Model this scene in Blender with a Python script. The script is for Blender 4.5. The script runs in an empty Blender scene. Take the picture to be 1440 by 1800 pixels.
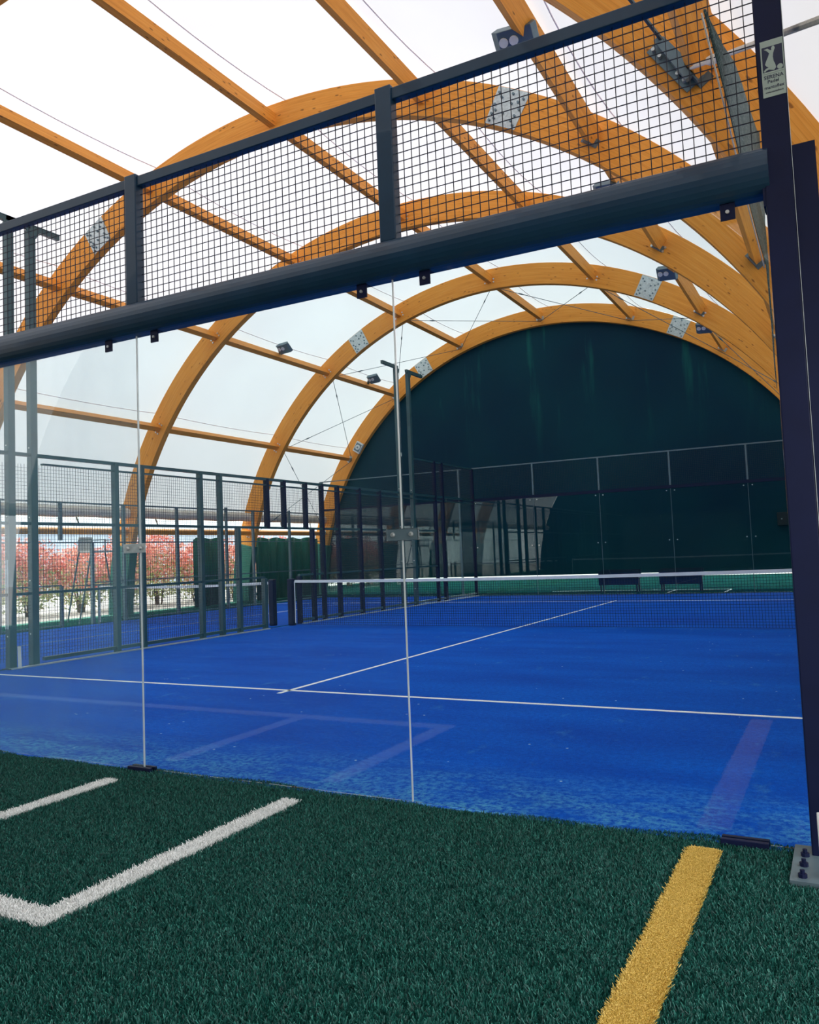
import bpy, math, random
import numpy as np
from mathutils import Vector, Matrix
random.seed(7)
rng = np.random.default_rng(7)
sc = bpy.context.scene
col = sc.collection
PI = math.pi

# ------------------------------------------------------------------ materials
class NT:
    def __init__(s, name):
        s.m = bpy.data.materials.new(name); s.m.use_nodes = True
        s.t = s.m.node_tree; s.t.nodes.clear()
        s.out = s.n('ShaderNodeOutputMaterial')
    def n(s, typ, **kw):
        nd = s.t.nodes.new(typ)
        for k, v in kw.items():
            setattr(nd, k, v)
        return nd
    def l(s, a, b): s.t.links.new(a, b)
    def bsdf(s, color=(.8, .8, .8), rough=.5, metal=0., spec=.5, coat=0.):
        b = s.n('ShaderNodeBsdfPrincipled')
        b.inputs['Base Color'].default_value = (*color, 1)
        b.inputs['Roughness'].default_value = rough
        b.inputs['Metallic'].default_value = metal
        b.inputs['Specular IOR Level'].default_value = spec
        b.inputs['Coat Weight'].default_value = coat
        s.l(b.outputs[0], s.out.inputs[0]); s.b = b
        return b
    def noise(s, scale, detail=4., rough=.5, vec=None, mapscale=None, coord='Object'):
        nz = s.n('ShaderNodeTexNoise'); nz.inputs['Scale'].default_value = scale
        nz.inputs['Detail'].default_value = detail; nz.inputs['Roughness'].default_value = rough
        if vec is None:
            tc = s.n('ShaderNodeTexCoord'); vec = tc.outputs[coord]
        if mapscale:
            mp = s.n('ShaderNodeMapping'); mp.inputs['Scale'].default_value = mapscale
            s.l(vec, mp.inputs[0]); vec = mp.outputs[0]
        s.l(vec, nz.inputs['Vector'])
        return nz
    def ramp(s, fac, stops):
        r = s.n('ShaderNodeValToRGB'); e = r.color_ramp.elements
        while len(e) < len(stops): e.new(.5)
        for i, (p, c) in enumerate(stops):
            e[i].position = p; e[i].color = (*c, 1) if len(c) == 3 else c
        s.l(fac, r.inputs[0]); return r
    def mix(s, fac, a, b, blend='MIX'):
        mx = s.n('ShaderNodeMix', data_type='RGBA', blend_type=blend)
        for sock, v in ((mx.inputs[0], fac), (mx.inputs[6], a), (mx.inputs[7], b)):
            if isinstance(v, (int, float)): sock.default_value = v
            elif isinstance(v, tuple): sock.default_value = (*v, 1)
            else: s.l(v, sock)
        return mx.outputs[2]
    def math(s, op, a, b=None):
        m = s.n('ShaderNodeMath', operation=op)
        for i, v in enumerate((a, b)):
            if v is None: continue
            if isinstance(v, (int, float)): m.inputs[i].default_value = v
            else: s.l(v, m.inputs[i])
        return m.outputs[0]
    def bump(s, h, strength=.3, dist=.01):
        bp = s.n('ShaderNodeBump'); bp.inputs['Strength'].default_value = strength
        bp.inputs['Distance'].default_value = dist
        s.l(h, bp.inputs['Height']); s.l(bp.outputs[0], s.b.inputs['Normal'])

def simple(name, color, rough=.5, metal=0., spec=.5, coat=0., var=.12, nscale=6.):
    t = NT(name); b = t.bsdf(color, rough, metal, spec, coat)
    nz = t.noise(nscale)
    d = tuple(c * (1 - var) for c in color); u = tuple(min(1, c * (1 + var)) for c in color)
    r = t.ramp(nz.outputs[0], [(.3, d), (.7, u)])
    t.l(r.outputs[0], b.inputs['Base Color'])
    return t.m

M = {}
def mk_wood():
    t = NT('glulam_wood'); b = t.bsdf((.8, .36, .08), .5, 0, .15)
    uv = t.n('ShaderNodeUVMap').outputs[0]
    g = t.noise(1.0, 5, .6, uv, (1.3, 30, 1))
    base = t.ramp(g.outputs[0], [(.25, (.72, .28, .04)), (.5, (.90, .38, .06)), (.8, (.97, .48, .11))])
    big = t.noise(1.0, 2, .5, uv, (.5, 25, 1))
    c = t.mix(t.math('MULTIPLY', big.outputs[0], .45), base.outputs[0], (.52, .17, .025), 'MIX')
    # lamination joints every 4 cm across the depth
    sp = t.n('ShaderNodeSeparateXYZ'); t.l(uv, sp.inputs[0])
    fr = t.math('FRACT', t.math('MULTIPLY', sp.outputs[1], 25.))
    ln = t.math('LESS_THAN', fr, .05)
    c = t.mix(t.math('MULTIPLY', ln, .35), c, (.28, .09, .02))
    # knots
    vo = t.n('ShaderNodeTexVoronoi'); mp = t.n('ShaderNodeMapping'); mp.inputs['Scale'].default_value = (4.2, 13, 1)
    t.l(uv, mp.inputs[0]); t.l(mp.outputs[0], vo.inputs['Vector']); vo.inputs['Scale'].default_value = 1.
    kn = t.ramp(vo.outputs['Distance'], [(.10, (1, 1, 1)), (.2, (0, 0, 0))])
    gate = t.math('GREATER_THAN', t.noise(1.1, 2, .5, uv, (1, 3, 1)).outputs[0], .5)
    c = t.mix(t.math('MULTIPLY', t.math('MULTIPLY', kn.outputs[0], gate), .75), c, (.17, .05, .015))
    t.l(c, b.inputs['Base Color'])
    return t.m
M['wood'] = mk_wood()

def mk_membrane():
    t = NT('white_membrane')
    tr = t.n('ShaderNodeBsdfTranslucent'); df = t.n('ShaderNodeBsdfDiffuse')
    nz = t.noise(.35, 3)
    r = t.ramp(nz.outputs[0], [(.3, (.41, .405, .415)), (.7, (.44, .44, .447))])
    t.l(r.outputs[0], tr.inputs[0]); df.inputs[0].default_value = (.82, .81, .82, 1)
    mx = t.n('ShaderNodeMixShader'); mx.inputs[0].default_value = .35
    t.l(tr.outputs[0], mx.inputs[1]); t.l(df.outputs[0], mx.inputs[2]); t.l(mx.outputs[0], t.out.inputs[0])
    return t.m
M['membrane'] = mk_membrane()
M['seam'] = simple('membrane_seam', (.95, .86, .85), .7, var=.03)
M['hem'] = simple('hem_fabric', (.93, .87, .77), .7, var=.1, nscale=3)

def mk_gable():
    t = NT('dark_green_fabric'); b = t.bsdf((.003, .04, .055), .6, 0, .12)
    n1 = t.noise(.25, 3)
    base = t.ramp(n1.outputs[0], [(.3, (.0005, .022, .048)), (.7, (.001, .045, .065))])
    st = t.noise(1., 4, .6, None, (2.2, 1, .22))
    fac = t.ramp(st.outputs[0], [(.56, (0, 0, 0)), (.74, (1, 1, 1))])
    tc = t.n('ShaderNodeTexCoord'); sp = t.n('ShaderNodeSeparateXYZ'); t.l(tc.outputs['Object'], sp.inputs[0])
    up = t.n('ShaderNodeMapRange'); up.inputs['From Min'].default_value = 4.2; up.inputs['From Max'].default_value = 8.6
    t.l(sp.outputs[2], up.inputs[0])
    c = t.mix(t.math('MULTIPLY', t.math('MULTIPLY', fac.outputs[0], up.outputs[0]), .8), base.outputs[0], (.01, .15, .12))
    t.l(c, b.inputs['Base Color'])
    t.bump(t.noise(1.2, 3, .5, None, (1, 1, .3)).outputs[0], .3, .05)
    return t.m
M['gable'] = mk_gable()

def mk_turf():
    t = NT('green_turf'); b = t.bsdf((.01, .09, .07), .9, 0, .0)
    n1 = t.noise(160, 3); n2 = t.noise(1.6, 3)
    a = t.ramp(n1.outputs[0], [(.32, (.003, .024, .02)), (.68, (.013, .095, .074))])
    c = t.mix(n2.outputs[0], a.outputs[0], (.008, .06, .048), 'MIX')
    t.l(c, b.inputs['Base Color']); t.bump(n1.outputs[0], .6, .01)
    return t.m
M['turf'] = mk_turf()
def mk_blade(name, stops):
    t = NT(name); b = t.bsdf(stops[0], .5, 0, .4)
    g = t.n('ShaderNodeNewGeometry')
    st = [(i / (len(stops) - 1), c) for i, c in enumerate(stops)]
    r = t.ramp(g.outputs['Random Per Island'], st)
    t.l(r.outputs[0], b.inputs['Base Color']); return t.m
M['blade'] = mk_blade('turf_blade', [(.002, .032, .028), (.006, .075, .06), (.011, .11, .088), (.035, .22, .17)])
M['blade_w'] = mk_blade('white_turf_blade', [(.75, .77, .75), (.88, .88, .86), (.95, .95, .92)])
M['blade_y'] = mk_blade('yellow_turf_blade', [(.5, .33, .05), (.7, .48, .10), (.85, .62, .18)])

def mk_blue(name, wear):
    t = NT(name); b = t.bsdf((0, .1, .5), .8, 0, .06)
    n1 = t.noise(110, 3, .7); n2 = t.noise(.55, 5, .62); n3 = t.noise(2.3, 6, .7, None, (1.6, .8, 1))
    a = t.ramp(n1.outputs[0], [(.34, (.0, .045, .40)), (.66, (.0, .12, .70))])
    c = t.mix(t.math('MULTIPLY', n2.outputs[0], .6), a.outputs[0], (.0, .095, .56))
    n5 = t.noise(26, 5, .75); g5 = t.ramp(n5.outputs[0], [(.35, (.62, .72, .80)), (.65, (1.25, 1.2, 1.12))])
    c = t.mix(1., c, g5.outputs[0], 'MULTIPLY')
    n6 = t.noise(.9, 4, .6, None, (.5, 1.4, 1)); g6 = t.ramp(n6.outputs[0], [(.35, (.8, .8, .86)), (.65, (1.1, 1.22, 1.1))])
    c = t.mix(1., c, g6.outputs[0], 'MULTIPLY')
    vo = t.n('ShaderNodeTexVoronoi'); vo.inputs['Scale'].default_value = 5.5; tcv = t.n('ShaderNodeTexCoord'); t.l(tcv.outputs['Object'], vo.inputs['Vector'])
    dot = t.math('MULTIPLY', t.math('LESS_THAN', vo.outputs['Distance'], .05), t.math('GREATER_THAN', t.noise(1.7, 2).outputs[0], .52))
    c = t.mix(t.math('MULTIPLY', dot, .8), c, (.6, .75, .8))
    # sand dust: patches plus a band along the glass
    d = t.ramp(n3.outputs[0], [(.6, (0, 0, 0)), (.82, (1, 1, 1))])
    fac = t.math('MULTIPLY', t.math('MULTIPLY', d.outputs[0], n5.outputs[0]), .9)
    c = t.mix(fac, c, (.10, .36, .62))
    if wear:
        tc = t.n('ShaderNodeTexCoord'); sp = t.n('ShaderNodeSeparateXYZ'); t.l(tc.outputs['Object'], sp.inputs[0])
        mr = t.n('ShaderNodeMapRange'); mr.inputs['From Min'].default_value = .95; mr.inputs['From Max'].default_value = .0
        t.l(sp.outputs[1], mr.inputs[0])
        n4 = t.noise(3.2, 6, .75, None, (.7, 1.6, 1))
        e = t.ramp(n4.outputs[0], [(.38, (0, 0, 0)), (.58, (1, 1, 1))])
        e2 = t.ramp(n5.outputs[0], [(.42, (0, 0, 0)), (.58, (1, 1, 1))])
        c = t.mix(t.math('MULTIPLY', t.math('MULTIPLY', t.math('MULTIPLY', e.outputs[0], mr.outputs[0]), e2.outputs[0]), .85), c, (.12, .42, .62))
    t.l(c, b.inputs['Base Color']); t.bump(n1.outputs[0], .4, .004)
    return t.m
M['blue'] = mk_blue('blue_court', True)
M['blue2'] = mk_blue('blue_court_plain', False)
M['line'] = simple('white_line_paint', (.96, .97, .96), .7, var=.05, nscale=60)
M['steel'] = simple('navy_painted_steel', (.007, .034, .07), .4, 0, .4, .2, nscale=5)
M['steel_d'] = simple('dark_navy_steel', (.004, .008, .04), .5, 0, .22)
M['steel_veil'] = simple('veil_lightened_navy_steel', (.018, .075, .088), .4, 0, .5, .2, nscale=5)  # navy steel with the left side's pale lens veil painted into the colour
M['wire'] = simple('dark_wire', (.012, .016, .03), .45, 0, .4)
M['galv'] = simple('galvanised_steel', (.50, .56, .56), .4, .45, .5, var=.18, nscale=30)
M['greysteel'] = simple('grey_steel', (.13, .19, .22), .4, .3, .5)
M['chrome'] = simple('bright_metal', (.75, .77, .76), .2, .9)
M['bolt'] = simple('bolt_metal', (.6, .62, .6), .3, .7)
M['seal'] = simple('glass_edge_strip', (.75, .8, .78), .25, .2, .8)
M['net'] = simple('black_net_twine', (.006, .012, .04), .7)
M['pad'] = simple('green_padding', (.006, .12, .09), .5, 0, .4, nscale=2)
M['tape'] = simple('white_net_tape', (.96, .96, .95), .6, var=.04)
M['paper'] = simple('paper_notice', (.7, .72, .72), .7, var=.08)
M['plastic_w'] = simple('white_plastic', (.75, .76, .74), .4, var=.05)
M['plastic_b'] = simple('black_plastic', (.01, .012, .016), .4)
M['lens'] = simple('lamp_lens', (.8, .86, .85), .25, .0)
M['ground'] = simple('pale_ground', (.62, .55, .5), .9, var=.2, nscale=1.)
M['grass'] = simple('outdoor_grass', (.008, .045, .036), .9, spec=0., var=.4, nscale=3.)
M['green_edge'] = simple('green_kerb', (.16, .50, .36), .8, var=.15)
M['leaf'] = mk_blade('red_leaves', [(.85, .24, .22), (.92, .34, .28), (.97, .55, .45), (.92, .42, .25), (.97, .6, .58)])
M['leaf_g'] = mk_blade('green_leaves', [(.3, .42, .14), (.46, .56, .22), (.62, .66, .34), (.8, .6, .36)])
M['bark'] = simple('bark', (.16, .11, .07), .9, var=.3, nscale=20)
M['bldg'] = simple('pale_blue_wall', (.6, .7, .85), .8, var=.08)
M['roofm'] = simple('pale_roof', (.7, .72, .75), .8, var=.06)
M['sticker'] = simple('sticker_sage', (.42, .5, .43), .6, var=.06)
M['sticker_d'] = simple('sticker_navy', (.012, .018, .055), .5, var=.05)
M['rod'] = simple('steel_rod', (.09, .14, .17), .4, .5)
M['rope'] = simple('white_rope', (.72, .68, .6), .8, var=.15, nscale=80)

def mk_net_fabric():
    t = NT('speckled_shade_net'); b = t.bsdf((.05, .09, .09), .7, 0, .3)
    n1 = t.noise(70, 3, .7); n2 = t.noise(4, 3)
    a = t.ramp(n1.outputs[0], [(.4, (.03, .06, .065)), (.56, (.075, .12, .12)), (.72, (.35, .42, .4))])
    t.l(t.mix(t.math('MULTIPLY', n2.outputs[0], .4), a.outputs[0], (.03, .07, .075)), b.inputs['Base Color'])
    return t.m
M['shade'] = mk_net_fabric()

def mk_glass(name, veil, tint=(.915, .975, .97)):
    t = NT(name)
    fr = t.n('ShaderNodeFresnel'); ge = t.n('ShaderNodeNewGeometry')
    t.l(t.math('SUBTRACT', 1.5, t.math('MULTIPLY', ge.outputs['Backfacing'], 1.5 - 1 / 1.5)), fr.inputs[0])
    tp = t.n('ShaderNodeBsdfTransparent'); tp.inputs[0].default_value = (*tint, 1)
    gl = t.n('ShaderNodeBsdfGlossy'); gl.inputs['Roughness'].default_value = .0
    m1 = t.n('ShaderNodeMixShader'); t.l(fr.outputs[0], m1.inputs[0]); t.l(tp.outputs[0], m1.inputs[1]); t.l(gl.outputs[0], m1.inputs[2])
    if veil > 0:
        nz = t.noise(1.2, 5, .65, None, (1.5, 1, .7))
        r = t.ramp(nz.outputs[0], [(.3, (veil * .5,) * 3), (.75, (veil * 1.5,) * 3)])
        tr = t.n('ShaderNodeBsdfTranslucent'); tr.inputs[0].default_value = (.55, .92, .92, 1)  # patchy teal haze mixed into the glass, imitating the lens veil
        df = t.n('ShaderNodeBsdfDiffuse'); df.inputs[0].default_value = (.55, .92, .92, 1)
        ad = t.n('ShaderNodeMixShader'); ad.inputs[0].default_value = .5
        t.l(tr.outputs[0], ad.inputs[1]); t.l(df.outputs[0], ad.inputs[2])
        m2 = t.n('ShaderNodeMixShader'); t.l(r.outputs[0], m2.inputs[0]); t.l(m1.outputs[0], m2.inputs[1]); t.l(ad.outputs[0], m2.inputs[2])
        t.l(m2.outputs[0], t.out.inputs[0])
    else:
        t.l(m1.outputs[0], t.out.inputs[0])
    return t.m
M['glass'] = mk_glass('clear_glass', .0)
M['glass_a'] = mk_glass('veiled_glass', .075)  # left panes: strongest painted haze
M['glass_b'] = mk_glass('slightly_veiled_glass', .010)
M['glass_c'] = mk_glass('clean_glass', .0)

# ------------------------------------------------------------------ mesh builder
class MB:
    def __init__(s): s.v = []; s.f = []
    def box(s, x0, x1, y0, y1, z0, z1):
        n = len(s.v)
        s.v += [(x0, y0, z0), (x1, y0, z0), (x1, y1, z0), (x0, y1, z0), (x0, y0, z1), (x1, y0, z1), (x1, y1, z1), (x0, y1, z1)]
        s.f += [(n, n+3, n+2, n+1), (n+4, n+5, n+6, n+7), (n, n+1, n+5, n+4), (n+1, n+2, n+6, n+5), (n+2, n+3, n+7, n+6), (n+3, n, n+4, n+7)]
        return s
    def bar(s, a, b, w, h=None, up=(0, 0, 1)):
        h = h or w; a = Vector(a); b = Vector(b); d = (b - a).normalized(); u = Vector(up)
        if abs(d.dot(u)) > .98: u = Vector((0, 1, 0))
        r = d.cross(u).normalized(); u = r.cross(d)
        n = len(s.v)
        for p in (a, b):
            for i, j in ((-1, -1), (1, -1), (1, 1), (-1, 1)):
                s.v.append(tuple(p + r * (i * w / 2) + u * (j * h / 2)))
        s.f += [(n, n+3, n+2, n+1), (n+4, n+5, n+6, n+7)] + [(n+i, n+(i+1) % 4, n+4+(i+1) % 4, n+4+i) for i in range(4)]
        return s
    def tube(s, pts, r, k=8, cap=True):
        pts = [Vector(p) for p in pts]; rings = []
        for i, p in enumerate(pts):
            d = (pts[min(i+1, len(pts)-1)] - pts[max(i-1, 0)]).normalized()
            u = Vector((0, 0, 1)) if abs(d.z) < .95 else Vector((0, 1, 0))
            a = d.cross(u).normalized(); b = a.cross(d)
            rr = r[i] if isinstance(r, (list, tuple)) else r
            n = len(s.v); rings.append(n)
            for j in range(k):
                t = 2 * PI * j / k
                s.v.append(tuple(p + a * (rr * math.cos(t)) + b * (rr * math.sin(t))))
        for n, m in zip(rings, rings[1:]):
            s.f += [(n+j, n+(j+1) % k, m+(j+1) % k, m+j) for j in range(k)]
        if cap:
            s.f.append(tuple(rings[0]+j for j in range(k))[::-1]); s.f.append(tuple(rings[-1]+j for j in range(k)))
        return s
    def prism(s, poly, axis, lo, hi):
        """poly: 2D points in the two other axes; extruded along axis from lo to hi"""
        n = len(s.v); k = len(poly)
        for e in (lo, hi):
            for a, b in poly:
                s.v.append({0: (e, a, b), 1: (a, e, b), 2: (a, b, e)}[axis])
        s.f.append(tuple(range(n, n+k))[::-1]); s.f.append(tuple(range(n+k, n+2*k)))
        s.f += [(n+i, n+(i+1) % k, n+k+(i+1) % k, n+k+i) for i in range(k)]
        return s
    def build(s, name, mat, parent=None, smooth=False, bevel=0., uvfn=None):
        me = bpy.data.meshes.new(name); me.from_pydata(s.v, [], s.f); me.update()
        me.materials.append(mat)
        if smooth: me.shade_smooth() if hasattr(me, 'shade_smooth') else None
        o = bpy.data.objects.new(name, me); col.objects.link(o)
        if parent: o.parent = parent
        if bevel:
            b = o.modifiers.new('b', 'BEVEL'); b.width = bevel; b.segments = 2; b.limit_method = 'ANGLE'
        import bmesh as _b
        bm = _b.new(); bm.from_mesh(me); _b.ops.recalc_face_normals(bm, faces=bm.faces); bm.to_mesh(me); bm.free()
        return o

def tag(o, label=None, cat=None, group=None, kind=None):
    if label: o['label'] = label
    if cat: o['category'] = cat
    if group: o['group'] = group
    if kind: o['kind'] = kind
    return o
def empty(name, label, cat, group=None, loc=(0, 0, 0)):
    o = bpy.data.objects.new(name, None); col.objects.link(o); o.location = loc; o.empty_display_size = .2
    return tag(o, label, cat, group)

ORD = ['first', 'second', 'third', 'fourth', 'fifth', 'sixth', 'seventh', 'eighth', 'ninth', 'tenth', 'eleventh', 'twelfth', 'thirteenth', 'fourteenth', 'fifteenth', 'sixteenth']

# ------------------------------------------------------------------ geometry constants
CX, CZ, RO, RI = 1.83, -.12, 9.48, 8.90
ARCH_Y = [2.5, 7.4, 12.3, 17.6, 22.1]
AW = .18
def pol(a, r):  # a in degrees, measured from the left foot
    t = math.radians(a); return CX - r * math.cos(t), CZ + r * math.sin(t)

# ------------------------------------------------------------------ setting: floors
g = MB().box(-60, 60, -40, 80, -.12, -.03).build('outdoor_ground', M['ground']); tag(g, kind='structure')
gr = MB().box(-12, 16, 22.6, 34, -.029, -.012).build('outdoor_grass_ground', M['grass']); tag(gr, kind='structure')
fl = MB().box(-7.75, 11.6, -12.5, 22.6, -.029, -.006).build('floor', M['turf']); tag(fl, kind='structure')
cf = MB().box(.0, 10.0, .0, 20.0, -.006, .0).build('blue_court_floor', M['blue']); tag(cf, kind='structure')
lf = MB().box(-5.6, -.12, .0, 20.0, -.006, .0).build('blue_court_floor', M['blue2']); tag(lf, kind='structure')
kb = MB().box(-7.72, -7.35, -9.2, 22.4, -.006, .03).build('kerb_strip', M['green_edge']); tag(kb, kind='structure')
def line(parent, x0, x1, y0, y1, name): MB().box(x0, x1, y0, y1, .0005, .003).build(name, M['line'], parent)
line(cf, 0.02, 9.98, 3.00, 3.055, 'service_line'); line(cf, 0.02, 9.98, 16.945, 17.0, 'service_line')
line(cf, 4.975, 5.025, 2.84, 17.15, 'centre_line')
line(lf, -5.55, -.15, 3.0, 3.05, 'service_line'); line(lf, -5.55, -.15, 16.95, 17.0, 'service_line')
line(lf, -2.875, -2.825, 3.0, 17.0, 'centre_line')

# turf pile with its own coloured lines (uncountable: stuff parts of the floor)
def edge_y(x): return .02 + .05 * math.sin(x * 2.1) * .5 + .04 * np.sin(x * 5.3 + 1) * .5
def in_white(x, y, j):
    w = .055 + j
    a = (np.abs(x - (7.33)) < w) & (y > -1.9 - j) & (y < -.2)
    b = (np.abs(x - 5.98) < w * .9) & (y > -1.9) & (y < -.26)
    c = (np.abs(y + 1.85) < w) & (x < 7.385 + j)
    return a | b | c
def in_yellow(x, y, j): return (np.abs(x - 9.52) < .052 + j) & (y < -.15) & (y > -4.2)
def blades(n, x0, x1, y0, y1, hmin, hmax, sel, name, mat):
    x = rng.uniform(x0, x1, n); y = rng.uniform(y0, y1, n)
    ye = .03 + .03 * np.sin(x * 2.1) + .02 * np.sin(x * 7.3 + 1)
    j = rng.normal(0, .006, n)
    wt = in_white(x, y, j); yl = in_yellow(x, y, j)
    if sel == 'g': k = ~wt & ~yl
    elif sel == 'w': k = wt
    else: k = yl
    k &= (y < ye)
    x = x[k]; y = y[k]; n = len(x)
    h = rng.uniform(hmin, hmax, n); a = rng.uniform(0, 2 * PI, n); w = rng.uniform(.0014, .0030, n)
    tl = rng.uniform(0.1, 1.6, n) * h; ta = rng.uniform(0, 2 * PI, n)
    v = np.zeros((n, 4, 3), np.float32)
    dx = np.cos(a) * w; dy = np.sin(a) * w
    v[:, 0] = np.stack([x - dx, y - dy, np.full(n, -.006)], 1); v[:, 1] = np.stack([x + dx, y + dy, np.full(n, -.006)], 1)
    mx = x + np.cos(ta) * tl; my = y + np.sin(ta) * tl
    v[:, 2] = np.stack([mx + dx * .5, my + dy * .5, h], 1); v[:, 3] = np.stack([mx - dx * .5, my - dy * .5, h], 1)
    me = bpy.data.meshes.new(name); me.vertices.add(4 * n); me.vertices.foreach_set('co', v.reshape(-1))
    me.loops.add(4 * n); me.loops.foreach_set('vertex_index', np.arange(4 * n, dtype=np.int32))
    me.polygons.add(n); me.polygons.foreach_set('loop_start', np.arange(0, 4 * n, 4, dtype=np.int32))
    me.polygons.foreach_set('loop_total', np.full(n, 4, dtype=np.int32))
    me.update(); me.validate(); me.materials.append(mat)
    o = bpy.data.objects.new(name, me); col.objects.link(o); o.parent = fl; o['kind'] = 'stuff'
    return o
blades(300000, 3.9, 10.7, -1.3, .08, .006, .014, 'g', 'turf_pile', M['blade'])
blades(420000, 3.9, 10.7, -3.1, -1.2, .006, .014, 'g', 'turf_pile', M['blade'])
blades(200000, .0, 3.9, -3.1, .08, .006, .014, 'g', 'turf_pile', M['blade'])
wb = blades(1100000, .0, 7.5, -2.0, .0, .010, .019, 'w', 'white_turf_line', M['blade_w']); wb['label'] = 'white line tufts in green turf'
yb = blades(1500000, 9.4, 9.65, -2.8, -.1, .010, .018, 'y', 'yellow_turf_line', M['blade_y']); yb['label'] = 'yellow line tufts in green turf'
# far white lines on the turf behind the back glass (short L shapes like the near ones)
for a in ((1.8, 7.2, 22.0, 22.06), (5.62, 5.68, 20.6, 22.0), (7.16, 7.22, 20.5, 22.0)):
    line(fl, *a, 'white_turf_line')

# ------------------------------------------------------------------ setting: membrane roof, hems, gables
def membrane():
    ys = [-9.2, -7.4, -2.4] + [y + AW / 2 for y in ARCH_Y]
    angs = np.linspace(18.6, 161.4, 58); V = []; F = []; rows = []
    for b in range(len(ys) - 1):
        for i in range(9):
            if b and i == 0: continue
            t = i / 8; y = ys[b] + (ys[b+1] - ys[b]) * t
            sag = .13 * 4 * t * (1 - t); rows.append((y, RO + .02 - sag))
    for y, r in rows:
        for a in angs:
            x, z = pol(a, r); V.append((x, y, z))
    k = len(angs)
    for i in range(len(rows) - 1):
        for j in range(k - 1):
            F.append((i*k+j, i*k+j+1, (i+1)*k+j+1, (i+1)*k+j))
    me = bpy.data.meshes.new('ceiling'); me.from_pydata(V, [], F); me.materials.append(M['membrane']); me.shade_smooth()
    o = bpy.data.objects.new('ceiling', me); col.objects.link(o); o['kind'] = 'structure'
    o['label'] = 'white translucent membrane roof'
    # welded seams running lengthwise just above each purlin row
    for a in (35.8, 54.4, 73.1, 91.8, 110.4, 129.2):
        m = MB(); pts = []
        for y, r in rows:
            if y < 0: continue
            x, z = pol(a, r - .012); pts.append((x, y, z))
        m.tube(pts, .009, 5); m.build('membrane_seam', M['seam'], o)
    return o
ceiling = membrane()
for side, xx, nm in ((-1, -6.98, 'trim_1'), (1, 10.64, 'trim_2')):
    m = MB(); pts = [(xx, y, 2.79 + .012 * math.sin(y * 3)) for y in np.linspace(-9.1, 22.1, 70)]
    m.tube(pts, .15, 10); o = m.build(nm, M['hem'], smooth=True); tag(o, kind='structure')
def gable(name, y, z0, ang0):
    m = MB(); n = 64; poly = []
    for i in range(n + 1):
        a = ang0 + (180 - 2 * ang0) * i / n; poly.append(pol(a, RO - .02))
    poly += [(poly[-1][0] + .1, z0), (poly[0][0] - .1, z0)]
    m.prism(poly, 1, y, y + .03); o = m.build(name, M['gable']); return tag(o, kind='structure')
gable('wall_back', 22.32, .52, 3.9)
gable('wall_front', -9.2, .0, .8)  # unseen near gable, added dark and placed to control light and glass reflections
m = MB()
for i in range(44):
    y0 = .3 + i * .495; m.box(11.05 + .02 * (i % 2), 11.1 + .02 * (i % 2), y0, y0 + .495, 0, 2.7)
tag(m.build('wall_right', M['gable']), kind='structure')  # unseen side curtain, left open near the camera to let light in

# ------------------------------------------------------------------ timber arches
def add_uv(o, fn):
    me = o.data; uv = me.uv_layers.new(name='UVMap')
    for p in me.polygons:
        for li in p.loop_indices:
            uv.data[li].uv = fn(p, me.vertices[me.loops[li].vertex_index].co)
def arc_mesh(a0, a1, r0, r1, y0, y1, n):
    m = MB()
    for i in range(n + 1):
        a = a0 + (a1 - a0) * i / n
        for r in (r0, r1):
            x, z = pol(a, r)
            m.v.append((x, y0, z)); m.v.append((x, y1, z))
    for i in range(n):
        b = 4 * i; c = b + 4   # b: inner front, +1 inner back, +2 outer front, +3 outer back
        m.f += [(b, b+2, c+2, c), (b+1, c+1, c+3, b+3), (b, c, c+1, b+1), (b+2, b+3, c+3, c+2)]
    m.f += [(0, 1, 3, 2), (4*n, 4*n+2, 4*n+3, 4*n+1)]
    return m
def arc_uv(off):
    def fn(p, co):
        a = math.atan2(co.z - CZ, CX - co.x); r = math.hypot(co.x - CX, co.z - CZ)
        if abs(p.normal.y) > .7: return (a * 9.2 + off, r)
        return (a * 9.2 + off, co.y + 3)
    return fn
ALAB = ['laminated timber arch nearest the camera, crossing above the corner post, dark orange',
        'laminated timber arch, second from the camera, sweeping over the whole mesh panel',
        'middle one of the five timber arches, crossing behind the thick navy beam',
        'laminated timber arch just before the last one, braced by thin cross cables',
        'laminated timber arch framing the dark green end wall']
arches = []; bolt_me = None
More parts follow.
